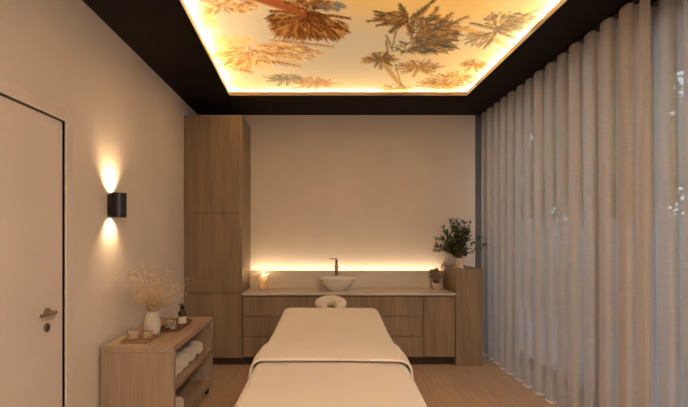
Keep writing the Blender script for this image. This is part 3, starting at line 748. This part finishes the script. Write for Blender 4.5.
def make_towel():
    b = bmesh.new(); turns = 3.6; r0, r1, th_ = .010, .0575, .0118; N = 130; hl = .15; secs = []
    for i in range(N+1):
        s = i/N; a = 2*PI*turns*s; r = r0+(r1-r0)*s
        thk = th_*(1 if i < N-6 else (N-i)/6*.8+.2)
        sec = []
        for (ax, rr_) in ((hl, .25), (hl-.001, .75), (hl-.006, 1), (-hl+.006, 1), (-hl+.001, .75), (-hl, .25), (-hl, -.25), (-hl+.001, -.75), (-hl+.006, -1), (hl-.006, -1), (hl-.001, -.75), (hl, -.25)):
            rad = r+rr_*thk*.5; bulge = (.010*(1-s) if ax > 0 else -.010*(1-s))
            sec.append((ax+bulge, rad*math.cos(a), rad*math.sin(a)+.0635))
        secs.append(sec)
    return loft(b, secs)
tw = obj('rolled_towel', make_towel(), M['towel'], None, 'auto')
places = [(3.250, .430, 0, 'rolled cream towel nearest the viewer on the upper trolley shelf'),
          (3.392, .430, 1.1, 'second rolled cream towel from the viewer on the upper trolley shelf'),
          (3.534, .430, 2.0, 'middle of the five rolled cream towels on the upper trolley shelf'),
          (3.72, .430, 2.9, 'fourth rolled cream towel from the viewer on the upper trolley shelf'),
          (3.935, .430, 4.1, 'rolled cream towel farthest back on the upper trolley shelf'),
          (3.395, .135, .7, 'farther of the two rolled cream towels on the bottom trolley shelf'),
          (3.25, .135, 3.2, 'nearer of the two rolled cream towels on the bottom trolley shelf')]
for i, (y, z, r, lab) in enumerate(places):
    o = tw if i == 0 else tw.copy()
    if i: C.objects.link(o)
    o.location = (-1.215, y, z+.001)
    o.rotation_euler = (0, 0, -.34+(-1)**i*.015)
    tag(o, lab, 'towel', 'rolled towels on the trolley')
def jar(name, lab, x, y, z, r, h, lid=True, stuff='salt', grp=None, knob=.01):
    t = thing(name, lab, 'jar', (x, y, z), group=grp)
    b = bmesh.new(); lathe(b, [(.0005, 0), (r*.93, 0), (r, .004), (r, h), (r-.002, h+.001), (r-.0035, h-.001), (r-.0035, .006), (.0005, .005)], n=32); obj('glass_body', b, M['glass'], t, 'auto')
    b = bmesh.new(); lathe(b, [(.0005, .0065), (r-.005, .0065), (r-.005, h*.84), (r*.5, h*.90), (.0005, h*.92)], n=32); obj('contents', b, M[stuff], t, 'auto')
    if lid:
        b = bmesh.new(); lathe(b, [(r+.0015, h+.002), (r+.002, h+.006), (r*.6, h+.013), (.006, h+.016), (.005, h+.022), (knob, h+.028), (knob*1.15, h+.036), (knob*.8, h+.043), (.0005, h+.045)], n=32, cap0=True); obj('lid', b, M['glass'], t, 'auto')
    return t
# front tray
L = (-1.335, 3.245, KZ)
t = thing('serving_tray', 'rectangular light wooden tray at the near end of the trolley top', 'tray', (L[0], L[1], KZ))
obj('tray_base', nb(-.098, .098, -.115, .115, .0, .009, bev=.003), M['traywood'], t)
b = bmesh.new()
for (a0, a1, c0, c1) in ((-.098, -.090, -.115, .115), (.090, .098, -.115, .115), (-.090, .090, -.115, -.107), (-.090, .090, .107, .115)): box(b, a0, a1, c0, c1, .009, .018, bev=.002)
obj('tray_rim', b, M['traywood'], t)
jar('glass_jar', 'larger lidded glass jar of bath salts on the light wooden tray', -1.378, 3.225, KZ+.0095, .045, .068)
jar('glass_jar', 'smaller low glass jar beside the vase on the light wooden tray', -1.285, 3.262, KZ+.0095, .038, .050, stuff='wax', knob=.008)
# far tray (rounded)
t = thing('serving_tray', 'dark oval-ended wooden tray farther back on the trolley top', 'tray', (-1.222, 3.715, KZ))
def stad(hx, hy, z, n=12, r=None):
    r = r or hx; out = []
    for (cx, cy, a0) in ((hx-r, hy-r, 0), (-hx+r, hy-r, PI/2), (-hx+r, -hy+r, PI), (hx-r, -hy+r, 1.5*PI)):
        for k in range(n+1): a = a0+PI/2*k/n; out.append((cx+r*math.cos(a), cy+r*math.sin(a), z))
    return out
b = bmesh.new(); loft(b, [stad(.080, .212, 0, r=.07), stad(.082, .214, .008, r=.07)]); obj('tray_base', b, M['darktray'], t, 'auto')
b = bmesh.new(); loft(b, [stad(.083, .215, .0082, r=.07), stad(.090, .222, .026, r=.078), stad(.083, .215, .026, r=.07), stad(.077, .209, .0082, r=.065)], caps=False); obj('tray_rim', b, M['darktray'], t, 'auto')
jar('glass_jar', 'lidded glass jar with a tall stopper on the dark tray, beside the dark bottle', -1.244, 3.64, KZ+.009, .050, .066)
b = bmesh.new()
t = thing('pump_bottle', 'dark glass bottle with pale label and black cap on the dark tray', 'bottle', (-1.192, 3.78, KZ+.009))
lathe(b, [(.0005, 0), (.032, 0), (.035, .004), (.035, .095), (.031, .108), (.016, .120), (.014, .124), (.014, .132), (.0005, .132)], n=32); obj('bottle_body', b, M['amber'], t, 'auto')
b = bmesh.new(); lathe(b, [(.0358, .008), (.0358, .070)], n=32); bb = obj('label_band', b, M['label'], t, 'auto'); 
b = bmesh.new(); lathe(b, [(.0005, .1325), (.016, .1325), (.017, .135), (.017, .158), (.012, .162), (.0005, .163)], n=24); tube(b, [(0, 0, .160), (0, 0, .172)], .005, 10); tube(b, [(.008, 0, .172), (-.03, 0, .172)], .005, 8); obj('cap', b, M['blackmetal'], t, 'auto')
t = thing('small_bottle', 'small clear glass bottle at the near end of the dark tray', 'bottle', (-1.205, 3.575, KZ+.009))
b = bmesh.new(); lathe(b, [(.0005, 0), (.020, 0), (.022, .003), (.022, .04), (.010, .05), (.009, .06), (.0005, .06)], n=24); obj('bottle_body', b, M['glass'], t, 'auto')
b = bmesh.new(); lathe(b, [(.0005, .003), (.019, .003), (.019, .030), (.0005, .030)], n=24); obj('contents', b, M['salt'], t, 'auto')
# vase and dried flowers
t = thing('vase', 'pale matt ceramic vase full of wispy dried beige flowers on the trolley', 'vase', (-1.312, 3.42, KZ))
b = bmesh.new(); lathe(b, [(.0005, 0), (.045, 0), (.052, .005), (.060, .04), (.063, .08), (.060, .115), (.050, .148), (.044, .168), (.045, .183), (.047, .187), (.043, .187), (.040, .17), (.045, .14), (.0005, .13)], n=48); obj('vase_body', b, M['matceramic'], t, 'all')
rg = random.Random(11); bs = bmesh.new(); bl = bmesh.new()
for i in range(88):
    az = rg.uniform(0, 2*PI); el = rg.uniform(.55, 1.45)
    if math.cos(az) < -.2: el = rg.uniform(.85, 1.45)
    L_ = rg.uniform(.15, .42)*(1 if el > .9 else .85)
    if el < .9: L_ = min(L_, .34)
    dv = Vector((math.cos(az)*math.cos(el), math.sin(az)*math.cos(el), math.sin(el)))
    lim = .235/max(.05, -dv.x) if dv.x < 0 else 9
    L_ = min(L_, lim*.95)
    base = Vector((rg.uniform(-.03, .03), rg.uniform(-.03, .03), .17)); pts = []
    for q in range(6):
        s = q/5; pts.append(base+dv*L_*s+Vector((dv.x*.4, dv.y*.4, -.25))*(.12*s*s))
    tube(bs, pts, [.0013]*4+[.0009]*2, 4)
    for q in range(2, 6):
        for _ in range(3):
            vv = (dv+Vector((rg.uniform(-1, 1), rg.uniform(-1, 1), rg.uniform(-.6, 1)))).normalized(); l2 = rg.uniform(.015, .05)
            e = pts[q]+vv*l2; 
            if e.x < -.24: continue
            tube(bs, [pts[q], e], .0007, 3)
            for _ in range(rg.choice((1, 2, 3))):
                v2 = Vector((rg.gauss(0, 1), rg.gauss(0, 1), rg.gauss(0, 1))).normalized(); leaf(bl, e, v2, rg.uniform(.008, .016), .007, rg)
for i in range(16):
    c = Vector((rg.uniform(-.045, .05), rg.uniform(-.05, .05), rg.uniform(.20, .28)))
    for _ in range(22):
        v2 = Vector((rg.gauss(0, 1), rg.gauss(0, 1), rg.gauss(0, 1))).normalized(); leaf(bl, c, v2, .018, .010, rg)
obj('stems', bs, M['drystem'], t); obj('dried_blooms', bl, M['dry'], t, 'all')

# ------------------------------------------------------------------ added fill lamp, unseen behind the viewpoint, for soft overall light
t = thing('added_fill_lamp', 'added round fill lamp with opal diffuser, unseen behind the viewpoint', 'ceiling light', (.9, -1.0, ZC))
b = bmesh.new(); lathe(b, [(.0005, -.001), (.42, -.001), (.42, -.06), (.405, -.06), (.405, -.02), (.0005, -.02)], n=48); obj('fill_lamp_housing', b, M['blackmetal'], t, 'auto')
b = bmesh.new(); lathe(b, [(.0005, -.064), (.25, -.062), (.40, -.052), (.404, -.03)], n=48); obj('diffuser', b, emit('fill_lamp_opal', (1, .83, .66), FILL_E), t, 'all')

# ------------------------------------------------------------------ garden beyond the glass
struct('terrace', nb(XG+.12, 16, -8, 26, -.22, -.12), M['deck'])
struct('added_eave', nb(XG+.12, XG+1.0, YF, YB+1, 3.05, 3.2), M['render'])  # unseen overhang added to darken the top of the curtains
t = thing('slat_fence', 'grey horizontal slat fence in the garden beyond the window', 'fence', (4.6, 5, -.12))
b = bmesh.new()
for i in range(15): box(b, -.01, .012, -9, 10, .02+i*.125, .02+i*.125+.114)
obj('slats', b, M['fence'], t)
for i in range(11):
    obj('post', nb(.015, .075, -9+i*1.9-.03, -9+i*1.9+.03, 0, 1.92), M['fence'], t)
def tree(name, lab, x, y, r, h, m, seed, n=900):
    rg = random.Random(seed); t = thing(name, lab, 'tree', (x, y, -.12), group='garden trees beyond the window')
    b = bmesh.new(); tube(b, [(0, 0, 0), (.05, .03, h*.35), (-.03, .05, h*.7), (.04, 0, h*.95)], [.09, .075, .05, .02], 10)
    for k in range(10):
        a = rg.uniform(0, 2*PI); z = h*rg.uniform(.35, .85); q = r*rg.uniform(.5, .9)
        tube(b, [(0, 0, z), (q*.5*math.cos(a), q*.5*math.sin(a), z+.15), (q*math.cos(a), q*math.sin(a), z+.4)], [.03, .02, .008], 6)
    obj('trunk', b, M['bark'], t)
    b = bmesh.new()
    for k in range(n):
        v = Vector((rg.gauss(0, 1), rg.gauss(0, 1), rg.gauss(0, 1))).normalized()*(rg.uniform(.35, 1)**.5)
        p = Vector((v.x*r, v.y*r, h*.62+v.z*h*.40))
        if p.z < .1: continue
        leaf(b, p, Vector((rg.gauss(0, 1), rg.gauss(0, 1), rg.gauss(-.3, .7))), rg.uniform(.14, .26), rg.uniform(.08, .13), rg)
    obj('foliage', b, m, t)
tree('garden_tree', 'dense green tree beyond the fence, seen through the curtain by the far corner', 6.2, 13.6, 1.5, 6.4, M['tree'], 1, 4000)
tree('garden_tree', 'green tree beyond the fence, seen through the middle of the curtain', 6.8, 10.3, 1.5, 6.2, M['tree'], 2, 4000)
tree('garden_tree', 'small orange leaved tree beyond the fence, seen through the curtain', 6.3, 8.0, .55, 3.6, M['autumn'], 3, 700)
tree('garden_tree', 'far green tree standing behind the orange leaved tree', 10.4, 14.9, 1.9, 7.4, M['tree'], 4, 3600)
tree('garden_tree', 'far green tree seen at the right edge of the photo', 11.2, 10.7, 1.6, 7.0, M['tree'], 5, 3000)
